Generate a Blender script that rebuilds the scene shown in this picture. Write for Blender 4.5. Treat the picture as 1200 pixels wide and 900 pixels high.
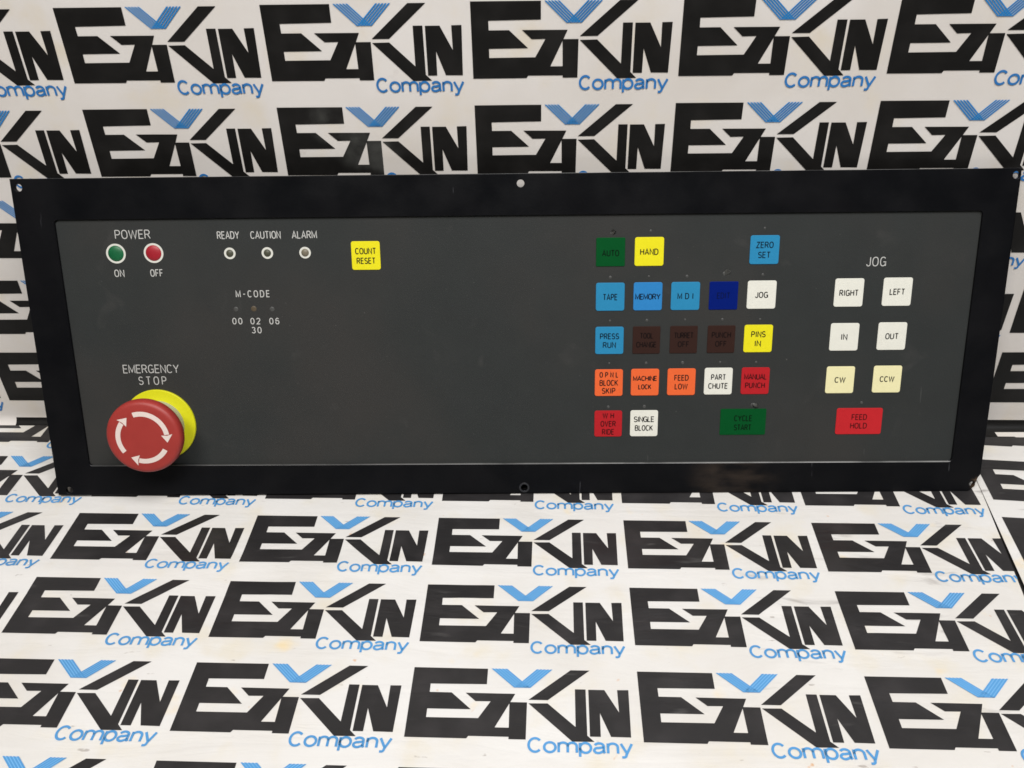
import bpy, bmesh, math, random, bisect
from mathutils import Vector, Matrix, noise
from mathutils.geometry import tessellate_polygon
random.seed(7)
for o in list(bpy.data.objects): bpy.data.objects.remove(o)
S = bpy.context.scene
COL = S.collection
U = 0.135                      # pitch of the printed logo, metres

# ---------------------------------------------------------------- camera
cd = bpy.data.cameras.new('camera'); cam = bpy.data.objects.new('camera', cd); COL.objects.link(cam)
cd.sensor_width = 36.0; cd.lens = 36.0*1037/1200; cd.clip_start = 0.01; cd.clip_end = 50
fwd = Vector((-0.03756464, 0.82867061, -0.55847463)); up = Vector((-0.00266781, 0.55878392, 0.829309))
rt = fwd.cross(up).normalized(); up = rt.cross(fwd).normalized(); fwd.normalize()
mw = Matrix(((rt.x, up.x, -fwd.x, 0), (rt.y, up.y, -fwd.y, 0), (rt.z, up.z, -fwd.z, 0), (0, 0, 0, 1)))
CAM = Vector((0.20706857, -4.44140918, 3.29836377))*U
mw.translation = CAM
cam.matrix_world = mw
S.camera = cam

# ---------------------------------------------------------------- world and lamps
W = bpy.data.worlds.new('World'); S.world = W; W.use_nodes = True
bg = W.node_tree.nodes['Background']; bg.inputs[0].default_value = (0.97, 0.98, 1.0, 1); bg.inputs[1].default_value = 0.06

def area(name, loc, target, sx, sy, power, col):
    l = bpy.data.lights.new(name, 'AREA'); l.shape = 'RECTANGLE'; l.size = sx; l.size_y = sy; l.energy = power; l.color = col
    o = bpy.data.objects.new(name, l); COL.objects.link(o); o.location = loc
    o.rotation_euler = (Vector(target)-Vector(loc)).to_track_quat('-Z', 'Y').to_euler()
    return o
area('ceiling_lamp', (-0.36, -1.22, 1.75), (0, -0.15, 0.1), 0.75, 0.5, 27.0, (1.0, 0.965, 0.925))
area('ceiling_lamp', (0.42, -0.75, 1.75), (0.05, -0.2, 0.0), 0.75, 0.5, 26.0, (0.96, 0.975, 1.0))

S.view_settings.view_transform = 'Standard'; S.view_settings.look = 'None'
S.view_settings.exposure = 0.0; S.view_settings.gamma = 1.0
S.cycles.filter_width = 1.6

# ---------------------------------------------------------------- materials
def srgb(r, g, b):
    f = lambda c: ((c/255)/12.92) if c/255 <= .04045 else (((c/255)+.055)/1.055)**2.4
    return (f(r), f(g), f(b), 1)

def mat(name, col, rough=0.5, metal=0.0, var=0.06, scale=60.0, bump=0.0, bscale=400.0, spec=0.5, coat=0.0):
    m = bpy.data.materials.new(name); m.use_nodes = True
    nt = m.node_tree; N = nt.nodes; L = nt.links; p = N['Principled BSDF']
    tc = N.new('ShaderNodeTexCoord'); nz = N.new('ShaderNodeTexNoise'); nz.inputs['Scale'].default_value = scale; nz.inputs['Detail'].default_value = 6
    L.new(tc.outputs['Object'], nz.inputs['Vector'])
    mx = N.new('ShaderNodeMix'); mx.data_type = 'RGBA'
    c = Vector(col[:3])
    mx.inputs[6].default_value = (*(c*(1-var)), 1); mx.inputs[7].default_value = (*(c*(1+var)), 1)
    L.new(nz.outputs['Fac'], mx.inputs[0]); L.new(mx.outputs[2], p.inputs['Base Color'])
    p.inputs['Metallic'].default_value = metal; p.inputs['Specular IOR Level'].default_value = spec
    mr = N.new('ShaderNodeMapRange'); mr.inputs[3].default_value = max(0, rough-.07); mr.inputs[4].default_value = min(1, rough+.07)
    L.new(nz.outputs['Fac'], mr.inputs[0]); L.new(mr.outputs[0], p.inputs['Roughness'])
    p.inputs['Coat Weight'].default_value = coat
    if bump:
        n2 = N.new('ShaderNodeTexNoise'); n2.inputs['Scale'].default_value = bscale; n2.inputs['Detail'].default_value = 3
        L.new(tc.outputs['Object'], n2.inputs['Vector'])
        b = N.new('ShaderNodeBump'); b.inputs['Strength'].default_value = bump; b.inputs['Distance'].default_value = 0.001
        L.new(n2.outputs['Fac'], b.inputs['Height']); L.new(b.outputs['Normal'], p.inputs['Normal'])
    return m

def mask_noise(nt, vec, scale, lo, hi, detail=5, stretch=None, dist=0.0):
    N = nt.nodes; L = nt.links
    if stretch:
        mp = N.new('ShaderNodeMapping'); mp.inputs['Scale'].default_value = stretch[:3]
        if len(stretch) > 3: mp.inputs['Rotation'].default_value = (0, 0, stretch[3])
        L.new(vec, mp.inputs['Vector']); vec = mp.outputs['Vector']
    n = N.new('ShaderNodeTexNoise'); n.inputs['Scale'].default_value = scale; n.inputs['Detail'].default_value = detail; n.inputs['Distortion'].default_value = dist
    L.new(vec, n.inputs['Vector'])
    r = N.new('ShaderNodeMapRange'); r.interpolation_type = 'SMOOTHSTEP'; r.inputs[1].default_value = lo; r.inputs[2].default_value = hi
    L.new(n.outputs['Fac'], r.inputs[0]); return r.outputs[0]

def mul(nt, a, b):
    m = nt.nodes.new('ShaderNodeMath'); m.operation = 'MULTIPLY'
    for i, x in enumerate((a, b)):
        if isinstance(x, (int, float)): m.inputs[i].default_value = x
        else: nt.links.new(x, m.inputs[i])
    return m.outputs[0]

def ball(nt, vec, c, r0, r1):
    """soft round patch of wear or painted-in reflection: 1 within r0 of c, 0 beyond r1"""
    N = nt.nodes; d = N.new('ShaderNodeVectorMath'); d.operation = 'DISTANCE'; nt.links.new(vec, d.inputs[0]); d.inputs[1].default_value = c
    r = N.new('ShaderNodeMapRange'); r.interpolation_type = 'SMOOTHSTEP'
    r.inputs[1].default_value = r0; r.inputs[2].default_value = r1; r.inputs[3].default_value = 1; r.inputs[4].default_value = 0
    nt.links.new(d.outputs['Value'], r.inputs[0]); return r.outputs[0]

def layer(nt, base, col, fac):
    m = nt.nodes.new('ShaderNodeMix'); m.data_type = 'RGBA'
    if isinstance(base, tuple): m.inputs[6].default_value = base
    else: nt.links.new(base, m.inputs[6])
    m.inputs[7].default_value = col; nt.links.new(fac, m.inputs[0]); return m.outputs[2]

def sheet_bump(nt, p, vec, strength):
    N = nt.nodes; L = nt.links
    mp = N.new('ShaderNodeMapping'); mp.inputs['Scale'].default_value = (5, 22, 9); mp.inputs['Rotation'].default_value = (0, 0, 0.18); L.new(vec, mp.inputs['Vector'])
    a = N.new('ShaderNodeTexNoise'); a.inputs['Scale'].default_value = 1.6; a.inputs['Detail'].default_value = 4; a.inputs['Distortion'].default_value = 1.2
    L.new(mp.outputs['Vector'], a.inputs['Vector'])
    b = N.new('ShaderNodeTexNoise'); b.inputs['Scale'].default_value = 240; b.inputs['Detail'].default_value = 4; L.new(vec, b.inputs['Vector'])
    s = N.new('ShaderNodeMath'); s.operation = 'MULTIPLY_ADD'; L.new(b.outputs['Fac'], s.inputs[0]); s.inputs[1].default_value = 0.035; L.new(a.outputs['Fac'], s.inputs[2])
    bp = N.new('ShaderNodeBump'); bp.inputs['Strength'].default_value = strength; bp.inputs['Distance'].default_value = 0.004
    L.new(s.outputs[0], bp.inputs['Height']); L.new(bp.outputs['Normal'], p.inputs['Normal'])

def paper(name, col, floor, grime_c=None):
    m = bpy.data.materials.new(name); m.use_nodes = True; nt = m.node_tree; N = nt.nodes; p = N['Principled BSDF']
    tc = N.new('ShaderNodeTexCoord'); v = tc.outputs['Object']
    c = layer(nt, col, (col[0]*.9, col[1]*.88, col[2]*.85, 1), mask_noise(nt, v, 9, .35, .75))
    c = layer(nt, c, (col[0]*.95, col[1]*.90, col[2]*.78, 1), mask_noise(nt, v, 28, .5, .8))
    if floor:
        # ochre drips and pale yellow stains, grey scuffs along the sheet
        c = layer(nt, c, srgb(206, 140, 60), mul(nt, mask_noise(nt, v, 95, .725, .78, 2), .6))
        c = layer(nt, c, srgb(235, 205, 140), mul(nt, mask_noise(nt, v, 24, .66, .8, 3), .7))
        g = mul(nt, mask_noise(nt, v, 34, .60, .76, 8, (0.55, 2.2, 1, .35), .6), ball(nt, v, (0.36, -.2, 0), .10, .34))
        c = layer(nt, c, srgb(105, 95, 92), mul(nt, g, .62))
        c = layer(nt, c, srgb(140, 128, 118), mul(nt, mask_noise(nt, v, 120, .70, .76, 3, (0.6, 1.6, 1)), .55))
    else:
        c = layer(nt, c, srgb(160, 145, 130), mul(nt, mask_noise(nt, v, 60, .68, .8, 5), .35))
    nt.links.new(c, p.inputs['Base Color'])
    p.inputs['Roughness'].default_value = .40 if floor else .5
    sheet_bump(nt, p, v, .32 if floor else .09)
    return m

def ink(name, col, floor, scuff=None, rough=.36, spec=.5):
    m = bpy.data.materials.new(name); m.use_nodes = True; nt = m.node_tree; N = nt.nodes; p = N['Principled BSDF']
    tc = N.new('ShaderNodeTexCoord'); v = tc.outputs['Object']
    c = layer(nt, col, (col[0]*1.5+.004, col[1]*1.45+.004, col[2]*1.45+.004, 1), mask_noise(nt, v, 40, .4, .75, 6))
    if floor:
        c = layer(nt, c, (.12, .115, .11, 1), mul(nt, mask_noise(nt, v, 46, .64, .78, 8, (.5, 2.6, 1, .2), .5), .5))
    for s, r in (scuff or []):
        c = layer(nt, c, (.055, .055, .050, 1), mul(nt, ball(nt, v, s, r*.5, r), mask_noise(nt, v, 45, .38, .75, 6)))
    nt.links.new(c, p.inputs['Base Color']); p.inputs['Roughness'].default_value = rough; p.inputs['Specular IOR Level'].default_value = spec
    sheet_bump(nt, p, v, .32 if floor else .09)
    return m

def bezel_mat():
    m = bpy.data.materials.new('black_enamel'); m.use_nodes = True; nt = m.node_tree; N = nt.nodes; p = N['Principled BSDF']
    tc = N.new('ShaderNodeTexCoord'); v = tc.outputs['Object']
    c = layer(nt, (.0031, .0033, .0041, 1), (.0052, .0051, .0059, 1), mask_noise(nt, v, 25, .35, .7, 6))
    c = layer(nt, c, (.035, .026, .02, 1), mul(nt, ball(nt, v, (.165, .012, 0), .01, .042), mask_noise(nt, v, 40, .35, .7, 4, (.6, 1.6, 1))))  # brownish smear: a warm room reflection painted into the enamel colour
    c = layer(nt, c, (.12, .075, .045, 1), mul(nt, ball(nt, v, (.3470, .006, 0), .002, .007), mask_noise(nt, v, 180, .42, .6, 4)))
    # fine scratches
    c = layer(nt, c, (.06, .06, .065, 1), mul(nt, mask_noise(nt, v, 90, .735, .76, 2, (3, .25, 1, .5)), .6))
    nt.links.new(c, p.inputs['Base Color']); p.inputs['Specular IOR Level'].default_value = .14
    r = N.new('ShaderNodeMapRange'); r.inputs[3].default_value = .28; r.inputs[4].default_value = .5
    nt.links.new(mask_noise(nt, v, 35, .2, .8, 6), r.inputs[0]); nt.links.new(r.outputs[0], p.inputs['Roughness'])
    b = N.new('ShaderNodeBump'); b.inputs['Strength'].default_value = .06; b.inputs['Distance'].default_value = .001
    n2 = N.new('ShaderNodeTexNoise'); n2.inputs['Scale'].default_value = 500; nt.links.new(v, n2.inputs['Vector'])
    nt.links.new(n2.outputs['Fac'], b.inputs['Height']); nt.links.new(b.outputs['Normal'], p.inputs['Normal'])
    return m

def face_mat(m):
    nt = m.node_tree; N = nt.nodes; p = N['Principled BSDF']; tc = N.new('ShaderNodeTexCoord'); v = tc.outputs['Object']
    c = p.inputs['Base Color'].links[0].from_socket
    c = layer(nt, c, (.040, .037, .034, 1), mul(nt, mask_noise(nt, v, 7, .42, .70, 4, (1, .8, 1)), .75))
    c = layer(nt, c, (.11, .108, .10, 1), mul(nt, mask_noise(nt, v, 420, .745, .80, 2), .55))
    c = layer(nt, c, (.075, .075, .072, 1), mul(nt, mask_noise(nt, v, 70, .735, .765, 3, (2.2, .25, 1, .7)), .45))
    c = layer(nt, c, (.055, .053, .050, 1), mul(nt, mask_noise(nt, v, 30, .62, .78, 7, None, .8), .45))
    nt.links.new(c, p.inputs['Base Color'])
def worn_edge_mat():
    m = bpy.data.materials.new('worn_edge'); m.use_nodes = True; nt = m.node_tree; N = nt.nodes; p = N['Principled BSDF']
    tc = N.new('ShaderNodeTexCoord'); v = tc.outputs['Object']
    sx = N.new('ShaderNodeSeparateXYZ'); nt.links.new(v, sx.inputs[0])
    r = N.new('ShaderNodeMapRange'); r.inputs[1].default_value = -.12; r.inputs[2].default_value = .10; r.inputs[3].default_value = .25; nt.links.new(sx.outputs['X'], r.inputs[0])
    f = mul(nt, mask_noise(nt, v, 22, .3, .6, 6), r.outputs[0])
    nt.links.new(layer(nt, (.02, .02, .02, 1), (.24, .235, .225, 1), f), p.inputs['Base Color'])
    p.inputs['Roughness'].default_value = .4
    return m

M = {}
PAPER = (.715, .675, .635, 1)
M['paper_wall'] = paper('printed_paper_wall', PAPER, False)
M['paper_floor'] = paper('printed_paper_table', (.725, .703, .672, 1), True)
tape = [((-.098, 0, .243), .026), ((-.122, 0, .258), .018), ((-.085, 0, .232), .016)]
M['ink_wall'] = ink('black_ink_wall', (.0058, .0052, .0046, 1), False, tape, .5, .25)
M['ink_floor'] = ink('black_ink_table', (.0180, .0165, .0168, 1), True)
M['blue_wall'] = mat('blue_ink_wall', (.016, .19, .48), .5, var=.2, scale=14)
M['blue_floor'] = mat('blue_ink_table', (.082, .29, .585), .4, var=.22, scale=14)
M['sky_floor'] = mat('light_blue_ink', (.17, .41, .68), .4, var=.2, scale=20)
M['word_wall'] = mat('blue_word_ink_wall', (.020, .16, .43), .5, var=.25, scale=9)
M['table'] = mat('dark_table', (.02, .018, .016), .6, bump=.1)
M['plaster'] = mat('plaster', (.45, .42, .38), .8, bump=.2)
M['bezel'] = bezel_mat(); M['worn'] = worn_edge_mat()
M['face'] = mat('grey_overlay', (.0290, .0312, .0300), .58, var=.10, scale=35, bump=.10, bscale=900, spec=.15)
face_mat(M['face'])
M['print'] = mat('white_print', (.52, .51, .48), .6, var=.12, scale=300)
M['legend'] = mat('dark_legend', (.010, .009, .009), .6, var=.2, spec=.15)
M['steel'] = mat('housing_steel', (.25, .25, .25), .45, metal=.8)
KC = dict(green=(.0018, .068, .015), yellow=(.75, .67, .014), blue=(.023, .215, .40), azure=(.026, .20, .48), white=(.72, .705, .62),
          navy=(.0014, .0105, .140), brown=(.034, .0160, .0125), orange=(.76, .125, .034), red=(.42, .0165, .0215), scarlet=(.49, .018, .023), cream=(.78, .72, .41))
for k, c in KC.items(): M['key_'+k] = mat('key_'+k, c, .5, var=.05, scale=120, bump=.05, bscale=900, spec=(.06 if k in ('green', 'navy', 'brown', 'red') else .15))
LEG = dict(green=(.0012, .012, .004), navy=(.0012, .006, .060), brown=(.009, .005, .0045), red=(.060, .006, .007), scarlet=(.075, .007, .008), blue=(.006, .020, .035), azure=(.006, .018, .040))
for k, c in LEG.items(): M['leg_'+k] = mat('legend_'+k, c, .6, var=.1, spec=.08)
M['stop_red'] = mat('stop_red', (.33, .030, .023), .5, var=.12, scale=90, bump=.03, bscale=300)
M['stop_yellow'] = mat('stop_yellow', (.68, .66, .007), .5, var=.06, scale=80)
M['stop_neck'] = mat('stop_neck', (.40, .40, .30), .5)
M['arrow'] = mat('arrow_white', (.74, .62, .56), .5, var=.06)
M['lens_green'] = mat('lens_green', (.003, .105, .034), .45, var=.25, scale=260)
M['lens_red'] = mat('lens_red', (.33, .010, .020), .45, var=.25, scale=260)
M['lens_olive'] = mat('lens_olive', (.062, .062, .038), .5, var=.3, scale=300)
M['lens_tan'] = mat('lens_tan', (.17, .145, .10), .5, var=.3, scale=300)
M['dot'] = mat('dull_window', (.060, .060, .056), .5, var=.35, scale=500)
M['dot_amber'] = mat('amber_window', (.085, .062, .035), .5, var=.35, scale=500)
M['flap'] = mat('torn_film', (.11, .11, .10), .4, var=.3, scale=500)

# ---------------------------------------------------------------- helpers
def obj(name, me, mats, parent=None, label=None):
    o = bpy.data.objects.new(name, me); COL.objects.link(o)
    for m in (mats if isinstance(mats, (list, tuple)) else [mats]): me.materials.append(m)
    if parent: o.parent = parent
    if label: o['label'] = label
    return o
def tag(o, label, cat, group=None):
    o['label'] = label; o['category'] = cat
    if group: o['group'] = group
def to_mesh(bm, name, smooth=False):
    bmesh.ops.recalc_face_normals(bm, faces=bm.faces)
    me = bpy.data.meshes.new(name); bm.to_mesh(me); bm.free()
    if smooth:
        for p in me.polygons: p.use_smooth = True
    return me
def curve_mesh(cu):
    o = bpy.data.objects.new('tmp', cu); COL.objects.link(o)
    dg = bpy.context.evaluated_depsgraph_get(); dg.update()
    me = bpy.data.meshes.new_from_object(o.evaluated_get(dg))
    bpy.data.objects.remove(o); bpy.data.curves.remove(cu)
    return me
def plate(polys, depth, bevel=0.0):
    """flat plate with holes: polys = closed 2-D loops, first the outline; front face at z=0, back at -depth"""
    cu = bpy.data.curves.new('c', 'CURVE'); cu.dimensions = '2D'; cu.fill_mode = 'BOTH'
    cu.extrude = max(depth/2-bevel, 0); cu.bevel_depth = bevel; cu.bevel_resolution = 1; cu.offset = -bevel
    for P in polys:
        sp = cu.splines.new('POLY'); sp.points.add(len(P)-1); sp.use_cyclic_u = True
        for q, (x, y) in zip(sp.points, P): q.co = (x, y, 0, 1)
    me = curve_mesh(cu); me.transform(Matrix.Translation((0, 0, -depth/2))); return me
def rrect(cx, cy, w, h, r, n=5):
    P = []
    for (sx, sy, a0) in ((1, 1, 0), (-1, 1, 90), (-1, -1, 180), (1, -1, 270)):
        for i in range(n+1):
            a = math.radians(a0+90*i/n); P.append((cx+sx*(w/2-r)+r*math.cos(a), cy+sy*(h/2-r)+r*math.sin(a)))
    return P
def circ(cx, cy, r, n=32): return [(cx+r*math.cos(2*math.pi*i/n), cy+r*math.sin(2*math.pi*i/n)) for i in range(n)]
# ---- a plain single-stroke sans alphabet: glyph = (width, strokes); capitals are 1 high
def _arc(cx, cy, rx, ry, a0, a1, n=14, e=2.0):
    out = []
    for i in range(n+1):
        t = math.radians(a0+(a1-a0)*i/n); c, s = math.cos(t), math.sin(t)
        out.append((cx+rx*math.copysign(abs(c)**(2/e), c), cy+ry*math.copysign(abs(s)**(2/e), s)))
    return out
def _oval(cx, cy, rx, ry, e=2.0, n=36): return _arc(cx, cy, rx, ry, 90, 450, n, e)
_bowl = lambda x0, x1, y0, y1: [(x0, y1), (x1-(y1-y0)/2*.8, y1)]+_arc(x1-(y1-y0)/2*.8, (y0+y1)/2, (y1-y0)/2*.8, (y1-y0)/2, 90, -90, 12)[1:-1]+[(x1-(y1-y0)/2*.8, y0), (x0, y0)]
GL = {
 'A': (.56, [[(0, 0), (.28, 1), (.56, 0)], [(.09, .32), (.47, .32)]]),
 'B': (.50, [[(0, 0), (0, 1)], _bowl(0, .46, .53, 1), _bowl(0, .50, 0, .53)]),
 'C': (.50, [_arc(.26, .5, .26, .5, 42, 318, 28, 2.4)]),
 'D': (.52, [[(0, 0), (0, 1), (.2, 1)]+_arc(.2, .5, .32, .5, 90, -90, 20, 2.3)[1:-1]+[(.2, 0), (0, 0)]]),
 'E': (.42, [[(.42, 1), (0, 1), (0, 0), (.42, 0)], [(0, .52), (.38, .52)]]),
 'F': (.40, [[(.40, 1), (0, 1), (0, 0)], [(0, .50), (.35, .50)]]),
 'G': (.53, [_arc(.26, .5, .26, .5, 42, 330, 28, 2.4)+[(.52, .46), (.29, .46)], [(.52, .46), (.52, .0)]]),
 'H': (.50, [[(0, 0), (0, 1)], [(.5, 0), (.5, 1)], [(0, .52), (.5, .52)]]),
 'I': (.10, [[(.05, 0), (.05, 1)]]),
 'J': (.34, [[(.34, 1), (.34, .22)]+_arc(.17, .2, .17, .2, 0, -180, 14)]),
 'K': (.50, [[(0, 0), (0, 1)], [(.48, 1), (0, .38)], [(.17, .58), (.5, 0)]]),
 'L': (.38, [[(0, 1), (0, 0), (.38, 0)]]),
 'M': (.62, [[(0, 0), (0, 1), (.31, .12), (.62, 1), (.62, 0)]]),
 'N': (.50, [[(0, 0), (0, 1), (.5, 0), (.5, 1)]]),
 'O': (.54, [_oval(.27, .5, .27, .5, 2.4)]),
 'P': (.47, [[(0, 0), (0, 1)], _bowl(0, .47, .46, 1)]),
 'R': (.50, [[(0, 0), (0, 1)], _bowl(0, .47, .50, 1), [(.25, .50), (.5, 0)]]),
 'S': (.47, [_arc(.235, .745, .215, .255, 25, 270, 18, 2.1)+_arc(.235, .25, .235, .25, 90, -155, 18, 2.1)[1:]]),
 'T': (.48, [[(0, 1), (.48, 1)], [(.24, 1), (.24, 0)]]),
 'U': (.50, [[(0, 1), (0, .26)]+_arc(.25, .26, .25, .26, 180, 360, 16)[1:-1]+[(.5, .26), (.5, 1)]]),
 'V': (.52, [[(0, 1), (.26, 0), (.52, 1)]]),
 'W': (.80, [[(0, 1), (.19, 0), (.40, .95), (.61, 0), (.80, 1)]]),
 'Y': (.54, [[(0, 1), (.27, .45), (.54, 1)], [(.27, .45), (.27, 0)]]),
 'Z': (.48, [[(.02, 1), (.46, 1), (0, 0), (.48, 0)]]),
 '0': (.50, [_oval(.25, .5, .25, .5, 2.2)]),
 '2': (.50, [_arc(.25, .72, .24, .28, 165, -20, 16)+[(.02, 0), (.5, 0)]]),
 '3': (.48, [_arc(.23, .76, .21, .24, 150, -90, 16)+_arc(.23, .26, .25, .26, 90, -155, 16)[1:]]),
 '6': (.50, [_oval(.25, .31, .24, .31, 2.1), [(.01, .33)]+_arc(.27, .5, .26, .5, 180, 45, 14)]),
 '-': (.34, [[(.02, .46), (.32, .46)]]),
 ' ': (.18, []),
 'c': (.66, [_arc(.34, .5, .34, .5, 42, 318, 32, 2.0)]),
 'o': (.60, [_oval(.30, .36, .30, .36)]),
 'm': (.96, [[(0, 0), (0, .72)], [(0, .42)]+_arc(.24, .47, .24, .25, 170, 0, 12)+[(.48, 0)], [(.48, .42)]+_arc(.72, .47, .24, .25, 170, 0, 12)+[(.96, 0)]]),
 'p': (.58, [[(0, -.29), (0, .72)], _oval(.29, .36, .29, .36)]),
 'a': (.56, [_arc(.27, .50, .24, .22, 160, 0, 14)+[(.51, .12), (.56, 0)], [(.51, .43), (.28, .385)]+_arc(.20, .19, .20, .185, 75, 290, 14)+[(.43, .10), (.51, .22)]]),
 'n': (.52, [[(0, 0), (0, .72)], [(0, .40)]+_arc(.26, .45, .26, .27, 170, 0, 12)+[(.52, 0)]]),
 'y': (.58, [[(0, .72), (.29, .02)], [(.58, .72), (.27, -.06)]+_arc(.13, -.10, .13, .17, 10, -100, 8)[1:]+[(.03, -.27)]]),
}
def stroke(bm, pts, th):
    closed = len(pts) > 3 and math.hypot(pts[0][0]-pts[-1][0], pts[0][1]-pts[-1][1]) < 1e-7
    Q = [Vector(p) for p in pts]
    if closed: Q = Q[:-1]
    n = len(Q); L = []
    for i in range(n):
        d0 = (Q[i]-Q[i-1]) if (i or closed) else None
        d1 = (Q[(i+1) % n]-Q[i]) if (i < n-1 or closed) else None
        d0 = d0.normalized() if d0 and d0.length > 1e-9 else d1.normalized()
        d1 = d1.normalized() if d1 and d1.length > 1e-9 else d0
        n0 = Vector((-d0.y, d0.x)); n1 = Vector((-d1.y, d1.x)); b = (n0+n1)
        if b.length < .35: b = n1
        else: b = b.normalized(); b = b/max(.42, b.dot(n1))
        L.append((bm.verts.new((*(Q[i]+b*th/2), 0)), bm.verts.new((*(Q[i]-b*th/2), 0))))
    for i in range(n if closed else n-1):
        a, b = L[i], L[(i+1) % n]
        try: bm.faces.new((a[0], a[1], b[1], b[0]))
        except ValueError: pass
def text_mesh(s, w, h, th, gap=.24, fit=None):
    """monoline lettering in a box w x h, stroke th, centred on the origin"""
    x = 0; S_ = []
    for ch in s:
        gw, st = GL[ch]; S_ += [[(px+x, py) for px, py in q] for q in st]; x += gw+gap
    xs = [p[0] for q in S_ for p in q]; ys = [p[1] for q in S_ for p in q]
    x0, x1, y0, y1 = min(xs), max(xs), min(ys), max(ys); sx = (w-th)/max(x1-x0, 1e-6) if x1 > x0 else 0; sy = (h-th)/(y1-y0) if y1 > y0 else 0
    if s == '-': sy = 0
    bm = bmesh.new()
    for i, q in enumerate(S_):
        stroke(bm, [((a-(x0+x1)/2)*sx, (b-(y0+y1)/2)*sy) for a, b in q], th)
    for f in bm.faces:
        f.normal_update()
        if f.normal.z < 0: f.normal_flip()
    me = bpy.data.meshes.new('t'); bm.to_mesh(me); bm.free(); return me
def lathe(prof, n=64):
    bm = bmesh.new(); rings = []
    for r, z in prof:
        if r < 1e-6: rings.append([bm.verts.new((0, 0, z))])
        else: rings.append([bm.verts.new((r*math.cos(2*math.pi*i/n), r*math.sin(2*math.pi*i/n), z)) for i in range(n)])
    for a, b in zip(rings, rings[1:]):
        for i in range(n):
            j = (i+1) % n
            if len(a) == 1: bm.faces.new((a[0], b[i], b[j]))
            elif len(b) == 1: bm.faces.new((a[i], b[0], a[j]))
            else: bm.faces.new((a[i], b[i], b[j], a[j]))
    return bm

# ---------------------------------------------------------------- setting: table and wall behind the sheets
def box_mesh(name, x0, x1, y0, y1, z0, z1):
    bm = bmesh.new(); bmesh.ops.create_cube(bm, size=1)
    for v in bm.verts: v.co = ((x0+x1)/2+v.co.x*(x1-x0), (y0+y1)/2+v.co.y*(y1-y0), (z0+z1)/2+v.co.z*(z1-z0))
    bmesh.ops.bevel(bm, geom=bm.edges[:], offset=.002, segments=2, affect='EDGES')
    return to_mesh(bm, name)
tb = obj('table_top', box_mesh('table_top', -1.0, 1.0, -.62, .0, -.04, -.0012), M['table']); tb['kind'] = 'structure'
wl = obj('wall', box_mesh('wall', -1.0, 1.0, .0025, .06, -.04, .62), M['plaster']); wl['kind'] = 'structure'

# ---------------------------------------------------------------- printed sheets
E_ = [(0, -.003), (.333, -.003), (.333, .080), (.083, .083), (.084, .127), (.181, .127), (.271, .210), (.083, .211), (.083, .254), (.306, .253), (.355, .168), (.289, .169),
      (.243, .127), (.4605, .1275), (.4405, .170), (.513, .170), (.512, .350), (.440, .350), (.440, .339), (.271, .339), (.263, .351), (.002, .351)]
EH = [(.437, .177), (.379, .296), (.439, .296)]
KU = [(.519, .1565), (.704, -.003), (.789, -.003), (.603, .1565)]
KL = [(.519, .1745), (.602, .173), (.721, .286), (.7215, .098), (.768, .098), (.769, .326), (.798, .354), (.706, .355)]
NN = [(.780, .099), (.850, .099), (.908, .211), (.906, .098), (.955, .097), (.951, .330), (.868, .329), (.826, .216), (.825, .330), (.780, .330)]
V_ = []
for k in range(5):      # five hairlines each way, crossing at the foot
    a = k*.0152
    V_.append([(.349+a, -.004), (.3586+a, -.004), (.4636+a, .0955), (.454+a, .0955)])
    V_.append([(.623-a, -.004), (.6134-a, -.004), (.5164-a, .0955), (.526-a, .0955)])
VU = [[(.352, -.003), (.418, -.003), (.492, .068), (.550, -.003), (.618, -.003), (.524, .095), (.458, .095)]]

def tess(polys):
    V = [[Vector((x, y, 0)) for x, y in P] for P in polys]
    flat = [p for P in V for p in P]
    return flat, tessellate_polygon(V)

class Print:
    """collects ink shapes in sheet coordinates (u right, v down, in logo pitches)"""
    def __init__(self): self.bm = {}
    def get(self, k):
        if k not in self.bm: self.bm[k] = bmesh.new()
        return self.bm[k]
    def poly(self, k, polys, f):
        bm = self.get(k); fl, tr = tess(polys)
        vs = [bm.verts.new((*f(p.x, p.y), 0)) for p in fl]
        for t in tr:
            try: bm.faces.new([vs[i] for i in t])
            except ValueError: pass
    def mesh(self, k, me, f):
        bm = self.get(k); vs = [bm.verts.new((*f(v.co.x, v.co.y), 0)) for v in me.vertices]
        for p in me.polygons: 
            try: bm.faces.new([vs[i] for i in p.vertices])
            except ValueError: pass
COMPANY = text_mesh('company', .437, .091, .0108, .17)
def logo(pr, ou, ov, rot, kind, rnd):
    ca, sa = math.cos(rot), math.sin(rot)
    f = lambda u, v: (ou+u*ca+v*sa, ov-u*sa+v*ca)
    pr.poly('ink', [E_, EH], f); pr.poly('ink', [KU], f); pr.poly('ink', [KL], f); pr.poly('ink', [NN], f)
    if kind: pr.poly('under', VU, f)
    for q in V_: pr.poly('blue', [q], f)
    pr.mesh('word', COMPANY, lambda x, y: f(.738+x, .3835-y))

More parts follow.
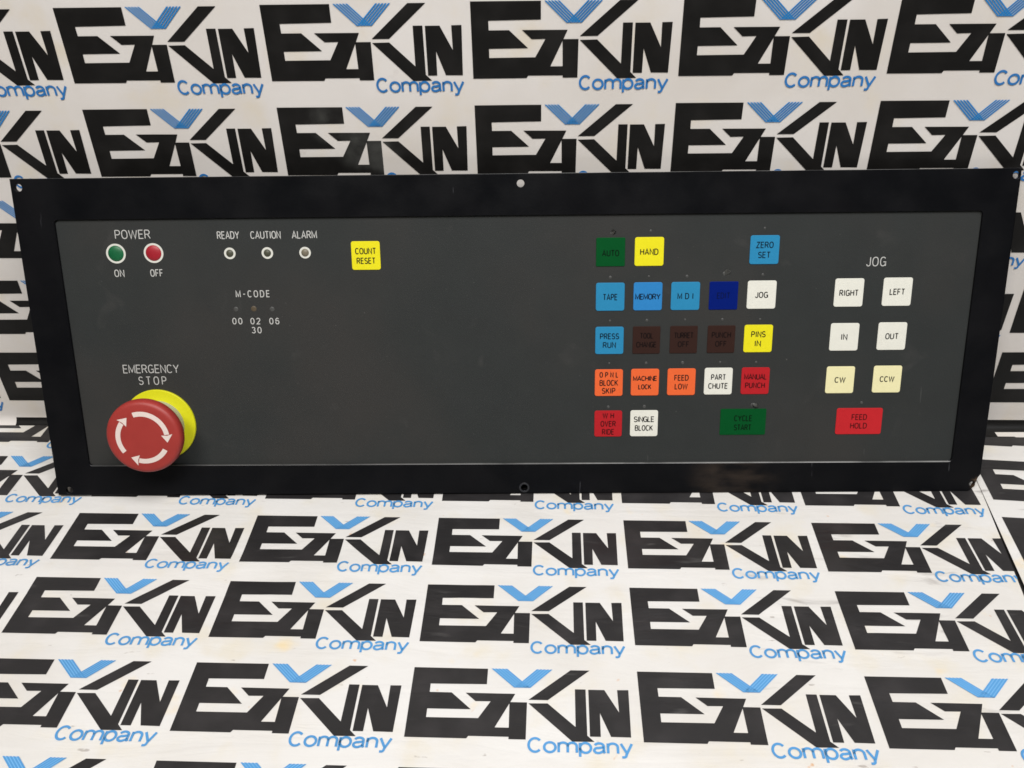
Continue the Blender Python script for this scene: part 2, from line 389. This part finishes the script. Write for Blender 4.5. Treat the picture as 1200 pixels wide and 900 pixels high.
def sheet(name, u0, u1, v0, v1, step, pr, surf, mats, clip=None, extra_v=(), zoff=.0003):
    """one printed sheet: paper grid + ink faces, cut on the same lines and laid over the same surface"""
    us = [u0+(u1-u0)*i/round((u1-u0)/step) for i in range(round((u1-u0)/step)+1)]
    vs = [v0+(v1-v0)*i/round((v1-v0)/step) for i in range(round((v1-v0)/step)+1)]
    vs = sorted(set(vs) | set(extra_v))
    bm = bmesh.new()
    G = [[bm.verts.new((u, v, 0)) for u in us] for v in vs]
    for j in range(len(vs)-1):
        for i in range(len(us)-1): bm.faces.new((G[j][i], G[j+1][i], G[j+1][i+1], G[j][i+1]))
    layers = [(bm, 0, 0.0)]
    for n, (k, b) in enumerate([(k, pr.bm[k]) for k in ('ink', 'under', 'blue', 'word') if k in pr.bm]):
        layers.append((b, {'ink': 1, 'under': 3, 'blue': 2, 'word': 4}[k], {'ink': zoff, 'under': zoff, 'blue': zoff*1.5, 'word': zoff*1.5}[k]))
    out = bmesh.new()
    for b, mi, dz in layers:
        def cut(co, no, clear):
            g = b.verts[:]+b.edges[:]+b.faces[:]
            bmesh.ops.bisect_plane(b, geom=g, plane_co=co, plane_no=no, clear_outer=clear)
        if mi:
            for co, no in (((u0, 0, 0), (-1, 0, 0)), ((u1, 0, 0), (1, 0, 0)), ((0, v0, 0), (0, -1, 0)), ((0, v1, 0), (0, 1, 0))): cut(co, no, True)
            for u in us[1:-1]: cut((u, 0, 0), (1, 0, 0), False)
            for v in vs[1:-1]: cut((0, v, 0), (0, 1, 0), False)
        if clip: 
            for co, no in clip: cut(co, no, True)
        vm = {}
        for v in b.verts:
            if not mi: vm[v] = out.verts.new(surf(v.co.x, v.co.y, 0)); continue
            i = min(max(bisect.bisect_right(us, v.co.x)-1, 0), len(us)-2); j = min(max(bisect.bisect_right(vs, v.co.y)-1, 0), len(vs)-2)
            a = (v.co.x-us[i])/(us[i+1]-us[i]); c = (v.co.y-vs[j])/(vs[j+1]-vs[j])
            q = [(1-a)*(1-c), a*(1-c), (1-a)*c, a*c]; pt = Vector((0, 0, 0)); up_ = Vector((0, 0, 0))
            for w_, (ii, jj) in zip(q, ((i, j), (i+1, j), (i, j+1), (i+1, j+1))):
                pt += w_*surf(us[ii], vs[jj], 0); up_ += w_*surf(us[ii], vs[jj], dz)
            vm[v] = out.verts.new(up_)
        for f in b.faces:
            try: nf = out.faces.new([vm[v] for v in f.verts])
            except ValueError: continue
            nf.material_index = mi; nf.smooth = True
        b.free()
    me = bpy.data.meshes.new(name); 
    out.normal_update(); out.to_mesh(me); out.free()
    return obj(name, me, mats)

def wob(x, y, s, seed): return noise.noise(Vector((x*s, y*s, seed)))

# wall sheet: hangs down the wall and turns out onto the table
RC = .06
def wall_surf(u, v, dz):
    # u world x / U, v = distance down from the top line z = 3.6 U
    z = 3.6-v; amp = .010*wob(u, z, .55, 3.1)+.004*wob(u, z, 1.6, 8.7)
    d = dz/U
    if z > RC: p = (u, -abs(amp)*min(1, (z-RC)*2)-d, z)
    else:
        s = RC-z; a = s/RC
        if a < math.pi/2: p = (u, -(RC-RC*math.cos(a))-d*math.cos(a), RC-RC*math.sin(a)+d*math.sin(a))
        else: p = (u, -RC-(s-RC*math.pi/2), d)
    return Vector((p[0]*U, p[1]*U, p[2]*U))
pr = Print()
for r in range(-2, 6):
    for i in range(-4, 10):
        logo(pr, -3.1511+i+.0012*(r % 2), 3.6-(2.4633+.0018*i-.4847*r), -.0018, False, None)
ev = [3.6-RC+RC*math.pi/2*k/6 for k in range(7)]
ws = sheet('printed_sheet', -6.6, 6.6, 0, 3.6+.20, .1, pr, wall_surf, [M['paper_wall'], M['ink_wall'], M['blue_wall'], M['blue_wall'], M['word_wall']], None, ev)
tag(ws, 'cream paper sheet with rows of black logos hanging on the wall behind the control panel', 'backdrop')

# table sheet: u = world x / U, v = -y / U
EDGE_P = (2.633, .577); EDGE_D = (-.107, 1.0)              # cut edge of the strip, running forward
CREASE = [((-1.15, 1.43), (-.78, 1.22), .6), ((-2.6, 1.435), (-1.30, 1.40), .7), ((-.91, 1.08), (-.56, 1.0), .35), ((-.38, 1.39), (-.02, 1.44), .5), ((1.03, 1.49), (1.29, 1.52), .5),
          ((-1.73, 1.79), (-1.12, 1.80), .3), ((-.13, 1.37), (.21, 1.44), .4), ((1.66, 1.56), (1.85, 1.70), .35), ((-2.54, .84), (-2.15, .72), .35), ((1.6, 1.17), (2.1, 1.21), .35)]
def crease(u, v):
    h = 0
    for (a, b), (c, d), w in CREASE:
        L2 = (c-a)**2+(d-b)**2; t = ((u-a)*(c-a)+(v-b)*(d-b))/L2
        if -.2 < t < 1.2:
            q = ((u-a)*(d-b)-(v-b)*(c-a))/math.sqrt(L2); e = max(0, 1-(abs(t-.5)/.7)**2)
            h += w*e*math.exp(-((q-.02*math.sin(t*9))/.028)**2)
    return h*.0058
def table_surf(u, v, dz):
    a = .0035*wob(u, v, .7, 1.3)+.0028*wob(u*.5, v, 1.9, 5.2)
    fade = min(1, max(0, (v-.75)*1.5)); rid = 0
    # a low ripple across the left of the sheet
    t = v-(1.265+.03*math.sin(u*2.1)); w = max(0, 1-((u+1.7)/2.0)**2)
    rid = .010*w*math.exp(-(t/.07)**2)
    return Vector((u*U, -v*U, .0009+dz+(a*fade+rid+crease(u, v)+.0015)*U*1.0))
pr = Print()
for r in range(-2, 5):
    for i in range(-4, 6):
        rv = {0: .849, 1: .849+.4854, 2: .849+.9869}.get(r, .849+.493*r)
        logo(pr, -3.3701+i-.0073*(r*.49)-.0014*max(r, 0), rv+.00726*i, -.00726, True, None)
# the sheet's right edge, a little short of the strip towards the front
gx0, gx1 = 2.633+.004, 2.552-.019
nx, ny = (1.3295-.577), -(gx1-gx0)
ts = sheet('printed_sheet', -6.6, 2.85, .045, 4.0, .05, pr, table_surf, [M['paper_floor'], M['ink_floor'], M['blue_floor'], M['sky_floor'], M['blue_floor']], [((gx0, .577, 0), (nx, ny, 0))])
tag(ts, 'wide cream paper sheet with black logos spread flat on the table under the control panel', 'table sheet')

# strip at the right, turned a little, laid over the edge
def strip_surf(u, v, dz):
    return Vector((u*U, -v*U, .0021+dz+.002*wob(u, v, 1.1, 9.0)*U))
pr = Print()
for r in range(-2, 6):
    for i in range(0, 4):
        rot = -.081
        bx, by = 2.648+i*.9967-.0405*r, .835+.081*i+.493*r
        logo(pr, bx, by, -.081, True, None)
ss = sheet('printed_sheet', 1.9, 6.6, .13, 4.4, .1, pr, strip_surf, [M['paper_floor'], M['ink_floor'], M['blue_floor'], M['sky_floor'], M['blue_floor']],
           [((2.633, .577, 0), (-1.0, -.107, 0))])
tag(ss, 'narrow strip of printed paper on the table at far right beside the black cut line', 'table sheet')

# ---------------------------------------------------------------- control panel
SC = .9944                                   # panel metres per measured metre
HP = 236.98
def P(x, y): return (x*.001*SC, (HP-y)*.001*SC)      # measured mm (x from centre, y down from top) -> local
root = bpy.data.objects.new('control_panel', None); COL.objects.link(root); root.empty_display_size = .05
X = Vector((.9998, .0214, -.0032)).normalized(); Y = Vector((-.0038, .3216, .9469)); Y = (Y-X*Y.dot(X)).normalized(); Z = X.cross(Y)
base = Vector((.033, -.6495, 0))*U; base = CAM+(base-CAM)*SC
pm = Matrix(((X.x, Y.x, Z.x, base.x), (X.y, Y.y, Z.y, base.y), (X.z, Y.z, Z.z, base.z), (0, 0, 0, 1)))
root.matrix_world = pm
tag(root, 'long dark grey machine control panel with black frame and coloured keys leaning upright', 'control panel')

# frame with window and six through holes, nibbled lower right corner
outl = [P(-350.2, 236.98), P(342.2, 236.98), P(344.5, 235.6), P(346.2, 232.5), P(347.6, 229.5), P(348.6, 226), P(350.2, 223.5), P(350.2, 0), P(-350.2, 0)]
win = rrect(*P(2.2, 120.8), 650.6*.001*SC, 184.6*.001*SC, .0028)[::-1]
FW = (650.6, 184.6)
holes = [(-344.8, 6.1), (6.9, 6.8), (347.2, 4.6), (-341.2, 233.0), (7.8, 232.3), (344.6, 231.6)]
hp = [circ(*P(x, y), .00262, 28)[::-1] for x, y in holes]
T = .003
fm = plate([outl, win]+hp, T, .00035)
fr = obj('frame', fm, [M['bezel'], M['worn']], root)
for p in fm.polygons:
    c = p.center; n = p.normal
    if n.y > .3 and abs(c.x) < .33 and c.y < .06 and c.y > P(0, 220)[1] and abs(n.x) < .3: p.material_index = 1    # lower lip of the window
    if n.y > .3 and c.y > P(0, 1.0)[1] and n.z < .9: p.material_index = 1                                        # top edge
# washers' rings round two of the holes
for (x, y) in (holes[4],):
    rg = obj('washer', plate([circ(*P(x, y), .0039, 32), circ(*P(x, y), .00262, 32)[::-1]], .0005, .0001), mat('dull_ring', (.022, .022, .025), .35), root)
    rg.location.z = .0004

# face plate behind the window
REC = -.0019
fp = obj('face_plate', plate([[P(-332, 222), P(336, 222), P(336, 20), P(-332, 20)]], .0012), M['face'], root); fp.location.z = REC
hs = obj('rear_housing', plate([rrect(*P(2, 121), .640, .160, .004)], .010, .0005), M['steel'], root); hs.location.z = REC-.00125

ZK = REC+.00002
def part(name, me, m, x, y, z, parent=root, label=None):
    o = obj(name, me, m, parent, label)
    if parent is root: o.location = (*P(x, y), z)
    return o

# keys
KEYS = [
 ('AUTO', 70.2, 54.9, 'green', [('AUTO', 12.2, 0.8, 4.6)]), ('HAND', 97.5, 54.8, 'yellow', [('HAND', 13.0, .2, 4.6)]), ('ZERO SET', 178.6, 54.3, 'blue', [('ZERO', 12.3, -3.4, 4.6), ('SET', 8.8, 3.6, 4.6)]),
 ('TAPE', 70.5, 86.9, 'blue', [('TAPE', 10.6, .2, 4.7)]), ('MEMORY', 97.4, 86.8, 'azure', [('MEMORY', 18.2, .2, 4.4)]), ('MDI', 124.2, 86.8, 'blue', [('M D I', 11.4, 0, 4.6)]),
 ('dark blue', 151.4, 86.7, 'navy', [('EDIT', 9.6, 0, 4.6)]), ('JOG', 178.5, 86.3, 'white', [('JOG', 9.3, 0.1, 4.5)]),
 ('PRESS RUN', 70.5, 118.9, 'blue', [('PRESS', 14.0, -3.1, 4.5), ('RUN', 9.6, 3.4, 4.5)]), ('TOOL CHANGE', 97.3, 118.8, 'brown', [('TOOL', 9.7, -3.2, 4.4), ('CHANGE', 14.8, 3.4, 4.4)]),
 ('TURRET OFF', 124.2, 118.7, 'brown', [('TURRET', 14.2, -3.2, 4.4), ('OFF', 8.4, 3.4, 4.4)]), ('PUNCH OFF', 151.3, 118.6, 'brown', [('PUNCH', 14.0, -3.2, 4.4), ('OFF', 8.4, 3.4, 4.4)]),
 ('PINS IN', 178.0, 118.3, 'yellow', [('PINS', 10.5, -3.2, 4.6), ('IN', 4.5, 3.6, 4.6)]),
 ('OPNL BLOCK SKIP', 70.6, 150.7, 'orange', [('O P N L', 13.9, -6.0, 4.3), ('BLOCK', 13.7, .1, 4.6), ('SKIP', 10.0, 6.2, 4.6)]), ('MACHINE LOCK', 97.1, 150.5, 'orange', [('MACHINE', 17.8, -2.9, 3.9), ('LOCK', 9.7, 3.5, 3.9)]),
 ('FEED LOW', 123.8, 150.4, 'orange', [('FEED', 10.6, -3.1, 4.5), ('LOW', 9.6, 3.5, 4.5)]), ('PART CHUTE', 150.8, 150.1, 'white', [('PART', 10.9, -3.1, 4.5), ('CHUTE', 14.4, 3.6, 4.5)]),
 ('MANUAL PUNCH', 177.8, 150.0, 'red', [('MANUAL', 16.6, -3.1, 4.4), ('PUNCH', 14.6, 3.4, 4.4)]),
 ('WH OVER RIDE', 70.7, 182.3, 'red', [('W H', 8.6, -6.2, 4.4), ('OVER', 11.5, .1, 4.6), ('RIDE', 9.2, 6.4, 4.6)]), ('SINGLE BLOCK', 97.3, 182.2, 'white', [('SINGLE', 15.2, -3.2, 4.5), ('BLOCK', 13.5, 3.6, 4.5)]),
 ('CYCLE START', 170.6, 181.5, 'green', [('CYCLE', 13.4, -2.8, 4.7), ('START', 12.9, 4.3, 4.7)]),
 ('RIGHT', 240.4, 85.3, 'white', [('RIGHT', 13.6, .2, 4.6)]), ('LEFT', 274.6, 85.0, 'white', [('LEFT', 10.9, 0, 4.6)]), ('IN', 239.9, 117.6, 'white', [('IN', 4.5, 0, 4.6)]), ('OUT', 274.0, 117.3, 'white', [('OUT', 9.5, 0, 4.6)]),
 ('CW', 239.6, 149.7, 'cream', [('CW', 8.0, 0, 4.4)]), ('CCW', 273.7, 149.4, 'cream', [('CCW', 10.7, -.1, 4.4)]), ('FEED HOLD', 256.2, 181.5, 'scarlet', [('FEED', 11.4, -3.2, 4.6), ('HOLD', 12.4, 3.5, 4.6)]),
 ('COUNT RESET', -103.6, 55.8, 'yellow', [('COUNT', 15.0, -3.2, 4.6), ('RESET', 13.6, 3.7, 4.6)]),
]
KH = .00050
def legend_mesh(lines, weight):
    out = bmesh.new()
    for s, w, dy, h in lines:
        me = text_mesh(s.replace('M D I', 'MDI').replace('O P N L', 'OPNL').replace('W H', 'WH'), w*.001*SC, h*.001*SC, weight, .62 if s in ('M D I', 'O P N L', 'W H') else (.15 if len(s) > 5 else .22))
        bm2 = bmesh.new(); bm2.from_mesh(me); bmesh.ops.translate(bm2, verts=bm2.verts, vec=(0, -dy*.001*SC, 0)); bm2.to_mesh(me); bm2.free()
        out.from_mesh(me)
    me = bpy.data.meshes.new('legend'); out.to_mesh(me); out.free(); return me
cname = dict(green='dark green', yellow='yellow', blue='light blue', azure='light blue', white='white', navy='dark blue', brown='dull brown', orange='orange', red='red', scarlet='bright red', cream='cream')
for nm, x, y, col, lines in KEYS:
    w = 20.5 if nm not in ('CYCLE START', 'FEED HOLD') else 33.8
    if col in ('brown',): w -= .6
    h = 20.3
    me = plate([rrect(0, 0, w*.001*SC, h*.001*SC, .0016 if col not in ('green', 'navy', 'brown') else .0009)], KH, .00022)
    for p in me.polygons: p.use_smooth = False
    lab = '%s key%s' % (cname[col], '' if nm == 'dark blue' else ' marked '+nm) if nm != 'dark blue' else 'dark blue key with faint legend'
    k = part('key', me, M['key_'+col], x, y, ZK+KH, label=lab)
    lm = obj('legend', legend_mesh(lines, .00070), M.get('leg_'+col, M['legend']), k); lm.location.z = .00006

# printed words on the face
WORDS = [('POWER', -269.1, 39.3, 25.4, 6.4), ('ON', -282, 66.9, 7.2, 5.3), ('OFF', -255, 66.9, 9.2, 5.3), ('READY', -200.9, 40.5, 15.9, 5.4), ('CAUTION', -174.2, 40.6, 21.6, 5.4), ('ALARM', -146.6, 40.7, 17.9, 5.4),
         ('M - C O D E', -187, 82.6, 24.7, 5.1), ('0 0', -200, 102.5, 7.3, 4.8), ('0 2', -186.8, 102.6, 7.3, 4.8), ('0 6', -173, 102.7, 7.3, 4.8), ('3 0', -186.5, 109.3, 7.3, 4.8),
         ('EMERGENCY', -267.6, 137.9, 41.7, 6.5), ('S T O P', -267.4, 146.9, 20.7, 6.4), ('JOG', 257.9, 63.4, 13.8, 6.7)]
for s, x, y, w, h in WORDS:
    s2 = s
    if s == 'M - C O D E': s2 = 'M-CODE'
    if ' ' in s2: s2 = s2.replace(' ', '')
    sp = .42 if s in ('M - C O D E', 'S T O P') else (.40 if s[0].isdigit() else (.19 if len(s) > 3 else .24))
    part('lettering', text_mesh(s2, w*.001*SC, h*.001*SC, .00060, sp), M['print'], x, y, REC+.00006, label='white printed word '+s2 if not s2.isdigit() else 'white printed number '+s2)

# indicator lamps with white rings
def lamp(x, y, ro, ri, m, lab):
    me = to_mesh(lathe([(ri, 0), (ri, .0003), (ri*.9, .0007), (ri*.7, .0011), (ri*.4, .00135), (0, .00145)], 32), 'lens', True)
    k = part('indicator_lamp', me, m, x, y, REC, label=lab)
    obj('ring', plate([circ(0, 0, ro, 40), circ(0, 0, ri, 40)[::-1]], .0003, .00008), M['print_ring'], k).location.z = .0003
M['print_ring'] = mat('ring_white', (.66, .65, .58), .5)
lamp(-282.6, 52.8, .0070, .0056, M['lens_green'], 'green power lamp in a white ring')
lamp(-255.5, 52.7, .0070, .0056, M['lens_red'], 'red power lamp in a white ring')
lamp(-200.8, 53.4, .0041, .0026, M['lens_olive'], 'dull status lamp under READY')
lamp(-173.9, 53.4, .0041, .0026, M['lens_olive'], 'dull status lamp under CAUTION')
lamp(-146.9, 53.4, .0041, .0027, M['lens_tan'], 'tan status lamp under ALARM')
def dot(x, y, r, m, lab=None):
    me = to_mesh(lathe([(r, 0), (r*.85, .00012), (r*.4, .0002), (0, .00022)], 20), 'dot', True)
    return part('status_light', me, m, x, y, REC, label=lab)
dot(-200.2, 93.7, .0017, M['dot']); dot(-187.2, 93.5, .0020, M['dot_amber'], 'amber status light above 02'); dot(-173.9, 93.9, .0017, M['dot'])
for x, y in ((98.2, 40.3), (178, 39.2), (70.4, 72.9), (97.8, 72.5), (124.9, 72.6), (178.6, 71.9), (70.7, 104.4), (97.3, 104.3), (124.8, 104), (151.6, 104), (178.7, 104.2),
             (70.7, 136.1), (97.7, 136), (124.3, 136), (151.6, 135.8), (177.8, 136), (70.6, 169.4), (97.3, 169.3), (257.1, 167.3)):
    dot(x, y, random.uniform(.0007, .0012), M['dot'])
# torn window film over three of the lights: a curled flap each
def flap(x, y, w, rot, lab):
    bm = bmesh.new(); rows = []
    for i in range(9):
        a = i/8; rows.append([bm.verts.new((w*(a-.5)*1.1+.0004*math.sin(j*1.7), w*(j/4-.5)*(1-.5*abs(a-.5)), .0016*a*a+.0003*math.sin(j*1.3))) for j in range(5)])
    for r0, r1 in zip(rows, rows[1:]):
        for j in range(4): bm.faces.new((r0[j], r1[j], r1[j+1], r0[j+1]))
    bmesh.ops.solidify(bm, geom=bm.faces[:], thickness=.00015)
    o = part('torn_film', to_mesh(bm, 'torn_film', True), M['flap'], x, y, REC+.0003, label=lab); o.rotation_euler.z = rot
dot(71.1, 41.8, .0013, M['dot']); flap(71.8, 41.0, .0030, .9, 'curled torn film above AUTO key')
dot(151.6, 71.0, .0014, M['dot']); flap(153.0, 69.8, .0036, .8, 'curled torn film above dark blue key')
dot(177.2, 168.4, .0014, M['dot']); flap(178.6, 168.4, .0032, -.3, 'curled torn film above CYCLE START key')
me = to_mesh(lathe([(.0006, 0), (.0004, .0003), (0, .0004)], 10), 'fleck'); part('paint_fleck', me, M['dot'], 199.7, 134.2, REC)

# emergency stop: mushroom head, yellow collar, neck, white arrows
EX, EY = -265.5, 180.8
R = .0272
HS = .0062
prof = [(r_*R, z_+HS) for r_, z_ in [(0, .0258), (.25, .02578), (.5, .0257), (.72, .0255), (.88, .0253), (.945, .0248), (.982, .0236), (1, .0214), (1, .0188), (.985, .0170), (.95, .0161), (.80, .0150), (.5, .0148)]]
def ztop(r):
    q = r
    for (r0, z0), (r1, z1) in zip(prof, prof[1:6]):
        if r0 <= q <= r1: return z0+(z1-z0)*(q-r0)/(r1-r0)
    return prof[5][1]
head = part('emergency_stop_button', to_mesh(lathe(prof, 96), 'mushroom', True), M['stop_red'], EX, EY, REC, label='red mushroom push button with white arrows on yellow collar')
c1 = obj('collar', to_mesh(lathe([(.027, 0), (.027, .0014), (.0266, .0019), (.020, .0019), (.006, .0019)], 96), 'collar'), M['stop_yellow'], head); c1.location.z = .0001
obj('neck', to_mesh(lathe([(.0188, .0019), (.0188, .012), (.0180, .0215), (.010, .0215)], 64), 'neck', True), M['stop_neck'], head)
def arrow(a0, a1):
    """arc arrow from angle a0 (tail) clockwise to a1 (tip)"""
    bm = bmesh.new(); ri, ro, rm = .585*R, .715*R, .65*R; hl = math.radians(19)
    n = 24; prev = None; zo = .00012
    t0, t1 = math.radians(a0), math.radians(a1)+hl
    for i in range(n+1):
        t = t0+(t1-t0)*i/n
        ring = [bm.verts.new((r*math.cos(t), r*math.sin(t), ztop(r)+zo)) for r in (ri, rm, ro)]
        if prev:
            for j in range(2): bm.faces.new((prev[j], ring[j], ring[j+1], prev[j+1]))
        prev = ring
    tt = math.radians(a1)
    hd = [(.50*R, t1), (rm, t1-.04), (.80*R, t1)]
    tip = (rm*1.01, tt)
    vs = [bm.verts.new((r*math.cos(t), r*math.sin(t), ztop(r)+zo+.00002)) for r, t in hd+[tip]]
    bm.faces.new((vs[0], vs[1], vs[3])); bm.faces.new((vs[1], vs[2], vs[3]))
    for f in bm.faces:
        f.normal_update()
    me = bpy.data.meshes.new('arrow'); bm.to_mesh(me); bm.free()
    return me
for a0, a1 in ((107, -12), (-31, -124), (217, 123)):
    obj('arrow', arrow(a0, a1), M['arrow'], head)
